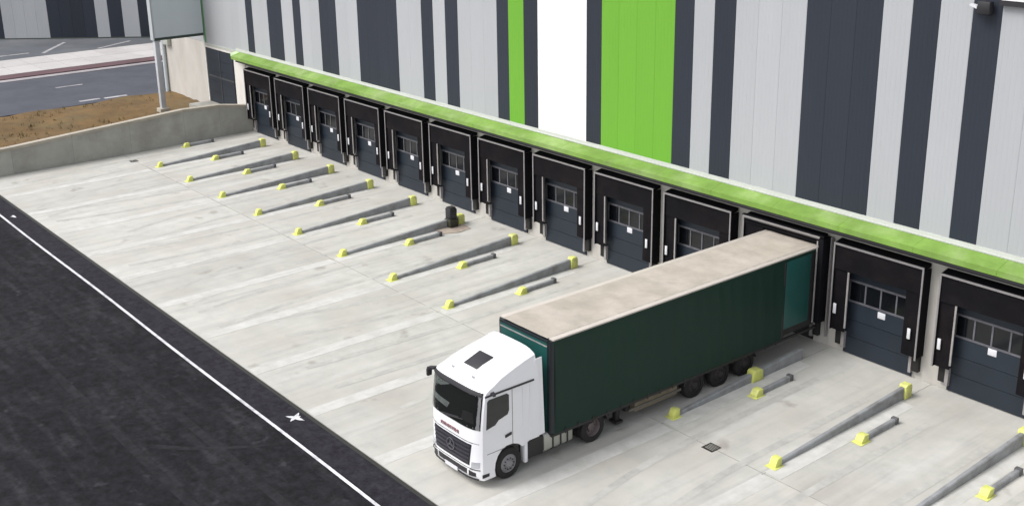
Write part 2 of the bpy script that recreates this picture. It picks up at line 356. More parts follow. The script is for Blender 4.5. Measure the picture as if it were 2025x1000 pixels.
# ================================================================== WAREHOUSE
wh = empty('warehouse', 'long warehouse facade striped in light grey, anthracite, white and green cladding', 'warehouse', (0, 0, 0))
XR = 66.0
BW = 0.30
MB().box(-13.8, XR, 0.0, BW, -0.5, 5.2).build('base_wall', M_basew, wh)
MB().box(-13.8, XR, 0.06, 20, 5.2, 15.6).build('inner_wall', M_chassis, wh)
MB().box(-13.8, XR, BW, 20, -0.4, 5.2).build('building_core', M_basew, wh)
MB().box(-14.0, XR + .2, -0.12, 20.1, 15.6, 15.9).build('roof', M_greysheet, wh)
L_, D_, G_, W_ = M_light, M_dark, M_green, M_white
stripes = [(-13.8, L_), (0.37, D_), (1.31, L_), (3.42, D_), (5.30, L_), (6.73, D_), (7.68, L_), (9.94, D_), (11.86, L_), (14.19, D_), (18.20, L_), (20.48, D_),
           (21.53, L_), (22.59, D_), (23.67, L_), (26.80, D_), (27.68, G_), (28.81, D_), (29.82, W_), (33.12, D_), (34.08, G_), (38.33, D_), (39.35, L_),
           (40.39, D_), (41.45, L_), (44.69, D_), (47.79, L_), (48.89, D_), (49.89, L_), (51.02, D_), (51.99, L_), (55.2, D_), (57.2, L_), (59.3, D_), (60.3, L_), (XR, None)]
names_ = {M_green: 'bright green cladding panel', M_white: 'white cladding panel', M_dark: 'anthracite cladding panel', M_light: 'light grey cladding panel'}
pm = {}
def panel(wd, material, z0, z1):
    key = (round(wd, 3), material.name, z0, z1)
    b = MB(); g_ = .0012
    # shallow trapezoid micro-ribs give the sheet its vertical lines
    n = max(3, int(round(wd / .17))); prof = [(g_, 0.05)]
    for i in range(n):
        x0 = g_ + (wd - 2 * g_) * i / n; x1 = g_ + (wd - 2 * g_) * (i + 1) / n; q = (x1 - x0)
        prof += [(x0 + q * .02, -0.0), (x0 + q * .82, -0.0), (x0 + q * .86, 0.003), (x0 + q * .96, 0.003)]
    prof += [(wd - g_, 0.05)]
    prof[0] = (g_, .012); prof[-1] = (wd - g_, .012)
    return b.prism_z(prof, z0, z1)
for (xa, mt), (xb, _) in zip(stripes[:-1], stripes[1:]):
    n = max(1, int(round((xb - xa) / 1.06)))
    for i in range(n):
        wd = (xb - xa) / n
        key = (round(wd, 3), mt.name)
        if key not in pm:
            o = panel(wd, mt, 5.22, 15.6).build('cladding_panel', mt, wh, (xa + i * wd, 0.0, 0)); pm[key] = o
        else: o = link_copy(pm[key], wh, (xa + i * wd, 0.0, 0))
        if mt in (M_green, M_white): o['label'] = names_[mt]
# base flashing on the left stretch, and corner trim
MB().box(-6.3, -1.0, -0.07, -0.003, 5.06, 5.22).build('flashing', M_flash, wh)
MB().box(-6.27, -6.12, -0.05, -0.003, 5.24, 15.6).build('corner_trim', mat('green_trim', (0.09, 0.30, 0.10), .45), wh)
# pale pier between the side door and the first dock
MB().box(-1.95, -0.35, -0.05, -0.003, -0.3, 5.05).build('pier', M_bwhite, wh)
M_wb0 = mat('door_rail_grey', (.05, .055, .06), .5, var=.2)
# grey side door on the raised level
dr = MB().box(-6.2, -2.05, -0.045, -0.003, 1.1, 4.92).build('side_door', M_door, wh)
for k in range(5): MB().box(-6.1, -2.15, -0.06, -0.047, 1.16 + k * .75, 1.16 + k * .75 + .70).build('door_panel', M_door, dr)
for zz in (2.98,): MB().box(-6.18, -2.07, -.085, -.061, zz - .05, zz + .05).build('door_rail', M_wb0, dr)
for xx in (-4.13,): MB().box(xx - .04, xx + .04, -.083, -.061, 1.12, 4.9).build('door_rail', M_wb0, dr)
MB().box(-6.32, -6.2, -0.10, -0.003, 1.1, 5.04).build('door_frame', M_bwhite, dr)
MB().box(-6.2, -2.05, -0.10, -0.003, 4.92, 5.04).build('door_frame', M_bwhite, dr)
MB().box(-6.4, -1.6, -1.6, -0.003, 0.2, 1.08).build('door_landing', M_ret, wh)
M_galv2 = mat('pale_grey_trim', (0.40, 0.43, 0.45), .5, var=.05)
# projecting fin wall with its post
fin = MB().box(-6.62, -6.2, -3.65, -0.125, 5.9, 15.6).build('side_fin', M_greysheet, wh)
MB().box(-6.64, -6.18, -3.7, -0.125, 5.72, 5.9).build('fin_soffit', mat('dark_soffit', (0.03, 0.05, 0.04), .6), wh)
MB().box(-6.66, -6.16, -3.76, -3.68, 5.75, 15.7).build('fin_edge', M_galv2, wh)
MB().box(-6.58, -6.24, -3.66, -3.32, 0.5, 5.72).build('fin_post', mat('pale_grey_post', (0.44, 0.46, 0.49), .5, var=.08), wh, bevel=.02)
MB().box(-6.75, -6.05, -3.85, -3.15, 0.4, 1.05).build('post_footing', M_cope, wh, bevel=.02)
MB().tube((-13.5, -.16, .5), (-13.5, -.16, 5.2), .14).build('downpipe', M_greysheet, wh)
MB().box(-13.2, -12.3, -.3, -.003, 4.3, 5.1).build('wall_cabinet', M_flash, wh, bevel=.03)

# green canopy along the docks (segments butt end to end)
seg = 3.0; x = -0.8; k = 0
cprof = [(-0.003, 5.22), (-0.10, 5.22), (-0.74, 5.03), (-0.765, 5.02), (-0.765, 4.82), (-0.70, 4.80), (-0.003, 4.80)]
fprof = [(-0.003, 5.224), (-0.003, 5.385), (-0.035, 5.38), (-0.06, 5.28), (-0.13, 5.26), (-0.13, 5.224)]
while x < XR - .1:
    x1 = min(XR, x + seg)
    MB().prism_x(cprof, x + .004, x1 - .004).build('canopy_section', M_canopy, wh)
    x = x1
MB().prism_x(fprof, -1.5, XR).build('canopy_flashing', M_flash, wh)
MB().prism_x([(-.003, 4.75), (-.003, 5.22), (-.5, 5.1), (-.5, 4.9)], -1.4, -0.82).build('canopy_end', mat('pale_green_end', (.5, .66, .38), .5), wh)
MB().box(-0.2, XR, -0.76, -0.70, 4.72, 4.797).build('gutter_trim', M_black, wh)
MB().box(-0.2, XR, -0.05, -0.003, 4.40, 4.776).build('canopy_shade_strip', M_black, wh)  # black strip on the wall, paints the shade under the canopy

# ================================================================== LOADING DOCKS
M_dim = mat('dull_grey_profile', (0.27, 0.255, 0.25), .55, var=.2, vscale=3)
M_wbar = mat('window_bar_grey', (0.10, 0.10, 0.115), .55, var=.3, vscale=3)
def make_dock():
    t = empty('loading_dock', 'x', 'loading dock', (0, 0, 0), 'dock shelters along the warehouse wall')
    A, B, H, D, Z0 = .30, 3.92, 4.28, -.47, .92
    MB().hexa([(A, D, H - .12), (B, D, H - .12), (B, -.052, H - .04), (A, -.052, H - .04), (A, D, H), (B, D, H), (B, -.052, H + .08), (A, -.052, H + .08)]).build('shelter_hood', M_fabric, t)
    for x0, x1 in ((A, A + .05), (B - .05, B)):
        MB().box(x0, x1, D + .004, -.003, Z0, H - .13).build('shelter_side', M_fabric, t)
    pr = .05
    MB().box(A - .008, B + .008, D - .03, D - .002, H - .065, H + .01).build('edge_profile', M_alu, t)
    MB().box(A - .008, A + pr, D - .03, D - .002, Z0, H - .07).build('edge_profile', M_alu, t)
    MB().box(B - pr, B + .008, D - .03, D - .002, Z0 - .05, H - .07).build('edge_profile', M_alu, t)
    # head curtain, a slightly bellied sheet with a split
    def sheet(x0, x1, z0, z1, nx, nz, amp, ph, y):
        G = []
        for i in range(nz + 1):
            z = z0 + (z1 - z0) * i / nz
            G.append([(x0 + (x1 - x0) * j / nx, y + amp * math.sin(j / nx * 9 + ph) * (1 - i / nz) + .03 * (1 - i / nz) * math.sin(3.1 * i / nz), z) for j in range(nx + 1)])
        return G
    hc = MB().grid(sheet(A + .06, B - .06, 3.30, H - .13, 14, 4, .014, 0, D + .03))
    hc.build('head_curtain', M_flap, t, smooth=True)
    for s, (x0, x1) in enumerate(((A + .055, .93), (3.29, B - .055))):
        c = MB().grid(sheet(x0, x1, Z0 + .02, H - .14, 4, 8, .012, s, D + .06)).build('side_curtain', M_flap, t, smooth=True)
        if s == 0: MB().box(.925, .99, D + .01, D + .05, 1.12, 3.28).build('flap_edge', M_dim, c)
        mx = .49 if s == 0 else 3.57
        MB().box(mx - .06, mx + .06, D - .012, D + .03, 1.58, 1.97).build('guide_mark', M_plate, c, bevel=.01)
    # sectional door
    d = MB().box(.69, 3.56, -.03, -.003, .02, 3.9).build('dock_door', M_door, t)
    zz = [.03, .70, 1.37, 2.04, 2.92, 3.4, 3.88]
    for a, b in zip(zz[:-1], zz[1:]):
        if abs(a - 2.04) < .01: continue
        MB().box(.71, 3.54, -.062, -.032, a + .008, b - .008).build('door_panel', M_door, d)
    # glazed section: frame bars and four panes
    for (x0, x1, z0, z1) in ((.71, 3.54, 2.05, 2.12), (.71, 3.54, 2.83, 2.91)):
        MB().box(x0, x1, -.075, -.032, z0, z1).build('window_bar', M_wbar, d)
    for xm in (.80, 1.475, 2.11, 2.745, 3.44):
        MB().box(xm - .03, xm + .03, -.073, -.032, 2.122, 2.828).build('window_bar', M_wbar, d)
    for x0 in (.83, 1.505, 2.14, 2.775):
        MB().box(x0, x0 + (.615 if x0 > .9 else .615), -.05, -.033, 2.125, 2.825).build('pane', M_pane, d)
    MB().box(2.05, 2.36, -.085, -.064, 1.80, 2.04).build('notice_plate', M_plate, d, bevel=.012)
    for x0 in (.60, 3.585):
        MB().box(x0, x0 + .065, -.10, -.003, .9, 3.3).build('guide_rail', M_alu, t)
    for x0 in (.40, 3.62):
        MB().box(x0, x0 + .25, -.17, -.003, .30, .88).build('dock_bumper', M_rubber, t, bevel=.015)
        MB().box(x0 + .27 if x0 < 1 else x0 - .12, x0 + .40 if x0 < 1 else x0 - .02, -.20, -.004, .22, .86).build('bumper_plate', M_dim, t)
    return t
proto = make_dock()
TRUCK_DOCK = 10
for i in range(13):
    if i == 0: d = proto
    else: d = copy_tree(proto)
    d.location.x = i * PITCH
    lab = '%s black dock shelter from the far left end of the row' % ORD[i]
    if i == 0: lab = 'black dock shelter at the far left end, next to the pale pier'
    if i == 5: lab = 'black dock shelter behind the squat dark post on a brown plate'
    if i == 9: lab = 'black dock shelter half hidden by the trailer roof, just left of the truck'
    if i == 10: lab = 'dock shelter that the green truck trailer is backed into'
    if i == 11: lab = 'black dock shelter just right of the green truck trailer'
    if i == 12: lab = 'nearest black dock shelter, cut by the right edge of the photo'
    d['label'] = lab
    for ch in d.children:
        if ch.name.startswith('head_curtain'): ch.rotation_euler.x = R(random.uniform(-.5, .35)); ch.location.y = -.02
        if ch.name.startswith('side_curtain'): ch.rotation_euler.z = R(random.uniform(-.25, .25))
        for g2 in ch.children:
            if g2.name.startswith('notice_plate'): g2.location = (random.uniform(-.06, .06), 0, random.uniform(-.04, .03))
    if i == TRUCK_DOCK:                    # door rolled up, flaps pushed aside by the trailer
        for ch in list(d.children):
            n = ch.name.split('.')[0]
            if n in ('head_curtain', 'dock_door') or (n == 'side_curtain' and ch.data is not None and ch.bound_box[0][0] > 2):
                for gch in list(ch.children): bpy.data.objects.remove(gch)
                bpy.data.objects.remove(ch)
        MB().box(.36, 3.86, -.45, -.40, 4.02, 4.14).build('head_curtain', M_flap, d)
        MB().box(.95, 1.26, -.44, -.38, .95, 4.0).build('side_curtain', M_flap, d)
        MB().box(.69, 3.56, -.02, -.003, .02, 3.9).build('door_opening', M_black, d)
        # inflated seal bulging round the rear of the trailer
        b = MB(); b.box(3.93, 4.16, -.62, -.06, 1.0, 4.30); b.box(.32, 4.16, -.62, -.48, 4.302, 4.42)
        b.build('shelter_seal', M_fabric, d, bevel=.05)
        MB().box(3.90, 3.95, -.66, -.63, 1.0, 4.2).build('edge_profile', M_dim, d)
        MB().box(.4, 4.0, -.655, -.625, 4.33, 4.37).build('edge_profile', M_dim, d)
        MB().box(4.165, 4.23, -.2, -.1, .4, 4.3).build('edge_profile', M_alu, d)

# ================================================================== WHEEL GUIDES
def guide_long():
    t = empty('wheel_guide', 'x', 'wheel guide', (0, 0, 0), 'long wheel guides on the yard')
    y0, y1 = -8.3, -1.7
    h0, h1 = .11, .44
    prof = lambda y, h: [(-.08, y, gz(y)), (.08, y, gz(y)), (.08, y, gz(y) + h - .03), (.055, y, gz(y) + h), (-.055, y, gz(y) + h), (-.08, y, gz(y) + h - .03)]
    a, b = prof(y0, h0), prof(y1, h1)
    MB().add(a + b, [(i, (i + 1) % 6, 6 + (i + 1) % 6, 6 + i) for i in range(6)] + [(5, 4, 3, 2, 1, 0), (6, 7, 8, 9, 10, 11)]).build('guide_rail', M_galv, t)
    z = gz(-8.4)
    e = MB(); e.prism_x([(-8.52, z), (-8.52, z + .10), (-8.42, z + .29), (-8.22, z + .29), (-8.22, z)], -.13, .13)
    e.box(-.21, .21, -8.64, -8.18, z, z + .02)
    e.build('yellow_end', M_yellow, t, bevel=.02)
    z = gz(-1.5)
    e = MB(); e.prism_x([(-1.72, z), (-1.72, z + .46), (-1.64, z + .51), (-1.40, z + .51), (-1.34, z + .40), (-1.34, z)], -.15, .15)
    e.build('yellow_end', M_yellow, t, bevel=.025)
    return t
def guide_short():
    t = empty('short_guide', 'x', 'wheel guide', (0, 0, 0), 'short wheel guides on the yard')
    y0, y1 = -5.0, -3.45
    prof = lambda y, h: [(-.08, y, gz(y)), (.08, y, gz(y)), (.08, y, gz(y) + h - .03), (.05, y, gz(y) + h), (-.05, y, gz(y) + h), (-.08, y, gz(y) + h - .03)]
    a, b = prof(y0, .17), prof(y1, .19)
    MB().add(a + b, [(i, (i + 1) % 6, 6 + (i + 1) % 6, 6 + i) for i in range(6)] + [(5, 4, 3, 2, 1, 0), (6, 7, 8, 9, 10, 11)]).build('guide_rail', M_galv, t)
    MB().box(-.11, .11, y1 - .02, y1 + .14, gz(y1), gz(y1) + .22).build('end_cap', mat('dull_end_cap', (.09, .09, .095), .7, var=.3, vscale=4), t, bevel=.02)
    z = gz(-5.1)
    e = MB(); e.prism_x([(-5.36, z), (-5.36, z + .08), (-5.24, z + .25), (-5.0, z + .25), (-5.0, z)], -.14, .14)
    e.box(-.20, .20, -5.46, -4.95, z, z + .02)
    e.build('yellow_end', M_yellow, t, bevel=.02)
    return t
gl, gs = guide_long(), guide_short()
for i in range(13):
    o = gl if i == 0 else copy_tree(gl)
    o.location.x = i * PITCH + 4.293
    o['label'] = '%s long steel wheel guide with yellow ends from the far left end' % ORD[i]
    if i == 10:
        o['label'] = 'long steel wheel guide lying along the near side of the green trailer'
        z = gz(-4.25)
        for ch in list(o.children):
            if ch.name.startswith('yellow_end') and ch.bound_box[0][1] > -3: bpy.data.objects.remove(ch)
        MB().prism_x([(-4.55, z), (-4.50, z + .36), (-4.42, z + .42), (-4.10, z + .42), (-4.02, z + .36), (-3.98, z)], -.17, .17).build('yellow_sleeve', M_yellow, o, bevel=.02)
    if i == 12: o['label'] = 'nearest long wheel guide, running into the bottom right corner'
    if i == 11: o['label'] = 'long steel wheel guide in front of the pier right of the dock beside the truck'
    if i == 0: o['label'] = 'farthest long wheel guide, closest to the grey retaining wall'
for i in range(14):
    if i == 10: pass
    o = gs if i == 0 else copy_tree(gs)
    o.location.x = i * PITCH + .90
    if i < 13: o['label'] = '%s short wheel guide with one yellow block from the far left end' % ORD[i]
    if i == 11: o['label'] = 'short wheel guide with yellow block just right of the trailer wheels'
    if i == 12: o['label'] = 'short wheel guide with yellow block between the two nearest long guides'
    if i == 13: o['label'] = 'nearest short wheel guide with yellow block at the bottom right corner'
    if i == 10: o['label'] = 'short wheel guide hidden under the far side of the green trailer'
    if i == 0: o['label'] = 'farthest short wheel guide, at the foot of the grey retaining wall'

# drain covers
for n, (x, y) in enumerate(((48.87, -9.0), (1.9, -9.05))):
    t = empty('drain_cover', ('square dark drain cover in the concrete near the truck', 'small dark drain cover near the grey retaining wall')[n], 'drain cover', (x, y, gz(-9)), 'drain covers in the yard')
    f = MB()
    t.scale = (.75, .75, 1)
    for (a, b, c, d) in ((-.3, .3, -.3, -.24), (-.3, .3, .24, .3), (-.3, -.24, -.238, .238), (.24, .3, -.238, .238)): f.box(a, b, c, d, -.03, .012)
    f.build('frame', M_iron, t)
    for k in range(5): MB().box(-.238, .238, -.22 + k * .095, -.17 + k * .095, -.03, .008).build('grate_bar', M_iron, t)
    MB().box(-.24, .24, -.24, .24, -.05, -.02).build('sump', M_black, t)

# squat post on a stained plate in front of the sixth dock
t = empty('squat_post', 'squat dark post standing on a brown stained plate in the yard', 'post', (25.58, -2.15, gz(-2.15)))
MB().box(-.21, .21, -.21, .21, .44, .98).build('upper_casing', M_black, t, bevel=.03)
MB().box(-.25, .25, -.25, .25, .03, .438).build('lower_casing', M_olive, t, bevel=.03)
MB().box(-.17, .17, -.17, .17, .982, 1.04).build('cap', M_chassis, t, bevel=.01)
MB().prism_z([(-.75, -.9), (.6, -1.05), (1.0, -.3), (.9, .55), (-.3, .7), (-.9, .1)], -.02, .028).build('base_plate', M_rust, t)

# ================================================================== RETAINING WALL
rw = empty('retaining_wall', 'grey concrete retaining wall with pale coping along the far left of the yard', 'retaining wall', (0, -16, 0))
def top(y):
    pts = [(-60, 1.2), (-20, 1.2), (-16.2, 1.32), (-3.6, 2.06), (-2.6, 2.0), (-0.9, 1.62), (0, 1.6)]
    for (a, za), (b, zb) in zip(pts[:-1], pts[1:]):
        if a <= y <= b: return za + (zb - za) * (y - a) / (b - a)
ys = [-48 + 3.6 * k for k in range(13)] + [-2.3, -0.02]
for a, b in zip(ys[:-1], ys[1:]):
    MB().hexa([(-.3, a + .004 + 16, -.5), (.0, a + .004 + 16, -.5), (.0, b - .004 + 16, -.5), (-.3, b - .004 + 16, -.5),
               (-.3, a + .004 + 16, top(a)), (.0, a + .004 + 16, top(a)), (.0, b - .004 + 16, top(b)), (-.3, b - .004 + 16, top(b))]).build('wall_panel', M_ret, rw)
    MB().hexa([(-.38, a + .006 + 16, top(a) + .003), (.05, a + .006 + 16, top(a) + .003), (.05, b - .006 + 16, top(b) + .003), (-.38, b - .006 + 16, top(b) + .003),
               (-.38, a + .006 + 16, top(a) + .17), (.05, a + .006 + 16, top(a) + .17), (.05, b - .006 + 16, top(b) + .17), (-.38, b - .006 + 16, top(b) + .17)]).build('coping_stone', M_cope, rw)

# ================================================================== FAR STRIPED BUILDING
bl = Vector((-49.06, -2.07, .7)); br = Vector((-39.58, 9.37, .7)); dv = (br - bl).normalized()
ang = math.atan2(dv.y, dv.x)
fb = empty('striped_building', 'distant building with wide light grey and anthracite stripes behind the road', 'building', bl, rz=ang)
MB().box(-14, 34, .1, 30, -.6, 12).build('building_core', M_greysheet, fb)
MB().box(-14, 34, -.02, .098, -.6, .12).build('plinth', mat('dark_plinth', (.05, .06, .05), .8), fb)
fs = [(-14, L_), (-11, D_), (-8, L_), (-5, D_), (.5, L_), (4.97, D_), (9.64, L_), (10.87, D_), (12.25, L_), (13.82, D_), (15.3, L_), (18.5, D_), (22, L_), (34, None)]
fpm = {}
for (xa, mt), (xb, _) in zip(fs[:-1], fs[1:]):
    n = max(1, int(round((xb - xa) / 1.25)))
    for i in range(n):
        wd = (xb - xa) / n; key = (round(wd, 3), mt.name)
        if key not in fpm:
            fpm[key] = panel(wd, mt, .12, 12).build('cladding_panel', mt, fb, (xa + i * wd, 0.04, 0))
        else: link_copy(fpm[key], fb, (xa + i * wd, 0.04, 0))
MB().box(-14.1, 34.1, -.05, 30.1, 12, 12.3).build('roof', M_greysheet, fb)

# ================================================================== SIGN BOARD AND FLOODLIGHT AT TOP RIGHT
sg = empty('sign_board', 'white wall board with dark lower edge at the top right of the facade', 'sign', (52.0, -.02, 13.15))
MB().box(.0, 6.0, -.14, -.04, .16, 2.0).build('board', M_white, sg)
MB().box(-.05, 6.05, -.17, -.03, .0, .155).build('lower_rail', M_black, sg)
fl_s = .8
fl = empty('floodlight', 'small wall floodlight with white visor beside the board at the top right', 'floodlight', (51.5, -.02, 13.0))
MB().box(-.22, .30, -.42, -.10, -.18, .30).build('housing', M_black, fl, bevel=.03)
MB().box(.0, .12, -.10, .0, -.05, .2).build('bracket', M_black, fl)
MB().hexa([(-.55, -.40, .10), (-.24, -.40, .0), (-.24, -.12, .0), (-.55, -.12, .10), (-.55, -.40, .16), (-.24, -.40, .10), (-.24, -.12, .10), (-.55, -.12, .16)]).build('visor', M_plate, fl); fl.scale = (fl_s,) * 3

# ================================================================== TRUCK
TX, ZG = 44.965, gz(-12)
tk = empty('articulated_truck', 'white lorry cab with dark green curtain-sided trailer backed up to a dock', 'truck', (TX, -13.8, ZG))
oy = 13.8
def y_(y): return y + oy                       # world y -> local
# ---- cab shell
FR, RE = -16.25, -13.86
HW = 1.25
prof = [(.06, .28), (.01, .42), (0, .62), (.0, 1.0), (.01, 1.45), (.03, 1.98), (.10, 2.5), (.19, 3.02), (.23, 3.10), (.36, 3.22), (.62, 3.36), (1.0, 3.50), (1.5, 3.64), (2.0, 3.76), (2.39, 3.84),
        (2.39, 3.10), (2.39, 2.0), (2.39, 1.02), (2.0, 1.02)]
wc = (1.22, .50)
for k in range(9):
    a = R(38 + (180 - 38 + 20) * k / 8); prof.append((wc[0] + .66 * math.cos(a), wc[1] + .66 * math.sin(a)))
prof += [(.55, .28)]
def shape(u, dy, z):
    """u -1..1 across; returns local x,y,z with rounded corners and narrowing roof"""
    e = abs(u)
    x = HW * u
    t = max(0.0, min(1.0, (z - 2.95) / .85))
    x *= 1 - .14 * t * t * (1 if e > .5 else .8)
    y = FR + dy
    front = max(0.0, 1 - dy / 1.0)
    y += (.22 * e ** 5) * front
    zz = z
    if z > 3.05: zz -= .16 * e ** 5 * min(1, (z - 3.05) / .3)
    return (x, y_(y), zz)
us = [-1, -.97, -.9, -.78, -.6, -.35, 0, .35, .6, .78, .9, .97, 1]
b = MB(); G = [[shape(u, dy, z) for dy, z in prof] for u in us]; n = len(prof)
vs = [p for r in G for p in r]; fs_ = []
for i in range(len(us) - 1):
    for j in range(n): fs_.append((i * n + j, i * n + (j + 1) % n, (i + 1) * n + (j + 1) % n, (i + 1) * n + j))
iT, iR = 7, 15                                 # split of the side face at the roof line
for i, rev in ((0, False), (len(us) - 1, True)):
    upper = [i * n + j for j in range(iT, iR + 1)]; lower = [i * n + j for j in list(range(iR, n)) + list(range(0, iT + 1))]
    fs_ += [tuple(upper), tuple(lower)]
b.add(vs, fs_)
cab = b.build('cab', M_cab, tk, smooth=True, angle=32)
def patch(pts_uz, off, name, material, nu=8, nz=4, parent=cab, thick=.02):
    """panel lying on the front of the cab; pts: four corners (u,z) bl, br, tr, tl"""
    import bisect
    fz = [z for d, z in prof[1:10]]; fd = [d for d, z in prof[1:10]]
    def dy(z):
        if z <= fz[0]: return fd[0]
        for a in range(len(fz) - 1):
            if fz[a] <= z <= fz[a + 1]: return fd[a] + (fd[a + 1] - fd[a]) * (z - fz[a]) / (fz[a + 1] - fz[a])
        return fd[-1]
    bl_, br_, tr_, tl_ = [Vector((p[0], p[1])) for p in pts_uz]
    A = []; B = []
    for i in range(nz + 1):
        ra = []; rb = []
        for j in range(nu + 1):
            s, t = j / nu, i / nz
            p = (bl_ * (1 - s) + br_ * s) * (1 - t) + (tl_ * (1 - s) + tr_ * s) * t
            q = shape(p.x, dy(p.y), p.y)
            ra.append((q[0], q[1] - off, q[2])); rb.append((q[0], q[1] + thick, q[2]))
        A.append(ra); B.append(rb)
    mb = MB(); h, wd = nz + 1, nu + 1
    mb.grid(A); o = len(mb.v); mb.grid(B)
    rim = [j for j in range(wd)] + [i * wd + wd - 1 for i in range(1, h)] + [(h - 1) * wd + j for j in range(wd - 2, -1, -1)] + [i * wd for i in range(h - 2, 0, -1)]
    mb.f += [(rim[k], rim[(k + 1) % len(rim)], o + rim[(k + 1) % len(rim)], o + rim[k]) for k in range(len(rim))]
    return mb.build(name, material, parent, smooth=True, angle=50)
patch([(-.955, 1.93), (.955, 1.93), (.955, 3.05), (-.955, 3.05)], .004, 'cab_interior', mat('dark_interior', (.012, .013, .013), .8), 12, 8)
M_skyrefl = mat('painted_sky_reflection', (.36, .41, .39), .8, var=.3, vscale=4)  # pale patches paint the sky's reflection on the windscreen
patch([(-.90, 2.62), (-.80, 2.62), (-.18, 2.94), (-.90, 2.94)], .010, 'upper_reflection_patch', M_skyrefl, 4, 2)
patch([(-.88, 2.28), (-.20, 2.20), (-.12, 2.38), (-.84, 2.44)], .010, 'lower_reflection_patch', M_skyrefl, 4, 2)
patch([(.35, 2.10), (.80, 2.10), (.74, 2.42), (.42, 2.40)], .010, 'steering_wheel', mat('dark_trim', (.045, .042, .045), .6), 4, 2)
M_ws = mat('tinted_screen', (.006, .008, .008), .05, spec=.55); M_ws.node_tree.nodes['Principled BSDF'].inputs['Alpha'].default_value = .30
patch([(-.955, 1.93), (.955, 1.93), (.955, 3.05), (-.955, 3.05)], .022, 'windscreen', M_ws, 12, 8, thick=-.016)
patch([(-.95, 2.99), (.95, 2.99), (.95, 3.10), (-.95, 3.10)], .05, 'sun_visor', M_black, 10, 2, thick=.03)
for s in (-1, 1):                              # wipers
    MB().tube((s * .1 - .35, y_(FR) - .005, 1.98), (s * .1 + .45, y_(FR) + .03, 2.12), .014, 6).build('wiper', M_black, cab)
gr = patch([(-.76, .72), (.60, .72), (.68, 1.42), (-.80, 1.42)] if False else [(-.66, .72), (.66, .72), (.74, 1.42), (-.74, 1.42)], .012, 'grille', M_black, 8, 3)
for k in range(5):
    z = .80 + k * .13; hw = .645 + (z - .72) * .11
    patch([(-hw, z), (hw, z), (hw, z + .055), (-hw, z + .055)], .035, 'grille_slat', mat('dark_slat', (.035, .033, .045), .35, var=.1), 6, 1, parent=cab)
# three-pointed star badge on the grille
bd = MB(); cz = 1.12; yy = y_(FR) - .05
for k in range(24):
    a0, a1 = 2 * math.pi * k / 24, 2 * math.pi * (k + 1) / 24
    p = [(r * math.sin(a), yb, cz + r * math.cos(a)) for yb in (yy, yy + .03) for a, r in ((a0, .17), (a1, .17), (a1, .195), (a0, .195))]
    bd.hexa(p)
for k in range(3):
    a = 2 * math.pi * k / 3; d = Vector((math.sin(a), 0, math.cos(a))); nn = Vector((math.cos(a), 0, -math.sin(a)))
    c0 = Vector((0, yy, cz)); q = [c0 - nn * .035, c0 + nn * .035, c0 + d * .17]
    bd.add([tuple(v) for v in q] + [tuple(v + Vector((0, .03, 0))) for v in q], [(0, 1, 2), (5, 4, 3), (0, 3, 4, 1), (1, 4, 5, 2), (2, 5, 3, 0)])
bd.build('star_badge', mat('dull_badge', (.17, .17, .19), .35, metal=.5), cab)
# small red lettering band between screen and grille (too blurred to read in the photo: plain strokes)
lt = MB(); random.seed(5)
for k in range(11):
    x0 = -.52 + k * .082
    lt.box(x0, x0 + .02, y_(FR) - .012, y_(FR) + .02, 1.60, 1.70)
    zz_ = random.choice((1.60, 1.64, 1.68)); lt.box(x0 + .022, x0 + .058, y_(FR) - .012, y_(FR) + .02, zz_, zz_ + .022)
    if k % 3: lt.box(x0 + .05, x0 + .066, y_(FR) - .0125, y_(FR) + .02, 1.60 + (.05 if k % 2 else 0), 1.70)
lt.build('lettering', M_redtxt, cab)
patch([(-.62, .40), (.42, .40), (.42, .56), (-.62, .56)] if False else [(-.56, .40), (.56, .40), (.58, .57), (-.58, .57)], .012, 'air_intake', M_black, 8, 2)
patch([(-.93, 1.475), (.93, 1.475), (.93, 1.49), (-.93, 1.49)], .008, 'panel_seam', M_black, 10, 1)
patch([(-.93, .62), (.93, .62), (.93, .635), (-.93, .635)], .008, 'panel_seam', M_black, 10, 1)
patch([(-.90, .285), (.90, .285), (.90, .325), (-.90, .325)], .010, 'lower_lip', M_black, 10, 1)
patch([(-.28, .30), (.22, .30), (.22, .42), (-.28, .42)], .03, 'number_plate', M_plate, 2, 1)
for s in (-1, 1):
    patch([(s * .64, .38), (s * .84, .40), (s * .84, .52), (s * .64, .55)], .014, 'fog_lamp', M_black, 3, 2)
    patch([(s * .72, .66), (s * .93, .70), (s * .95, .90), (s * .74, .86)], .014, 'headlight', M_lamp, 4, 2)
    patch([(s * .68, .60), (s * .95, .62), (s * .95, .645), (s * .68, .625)], .014, 'bumper_seam', M_black, 4, 1)
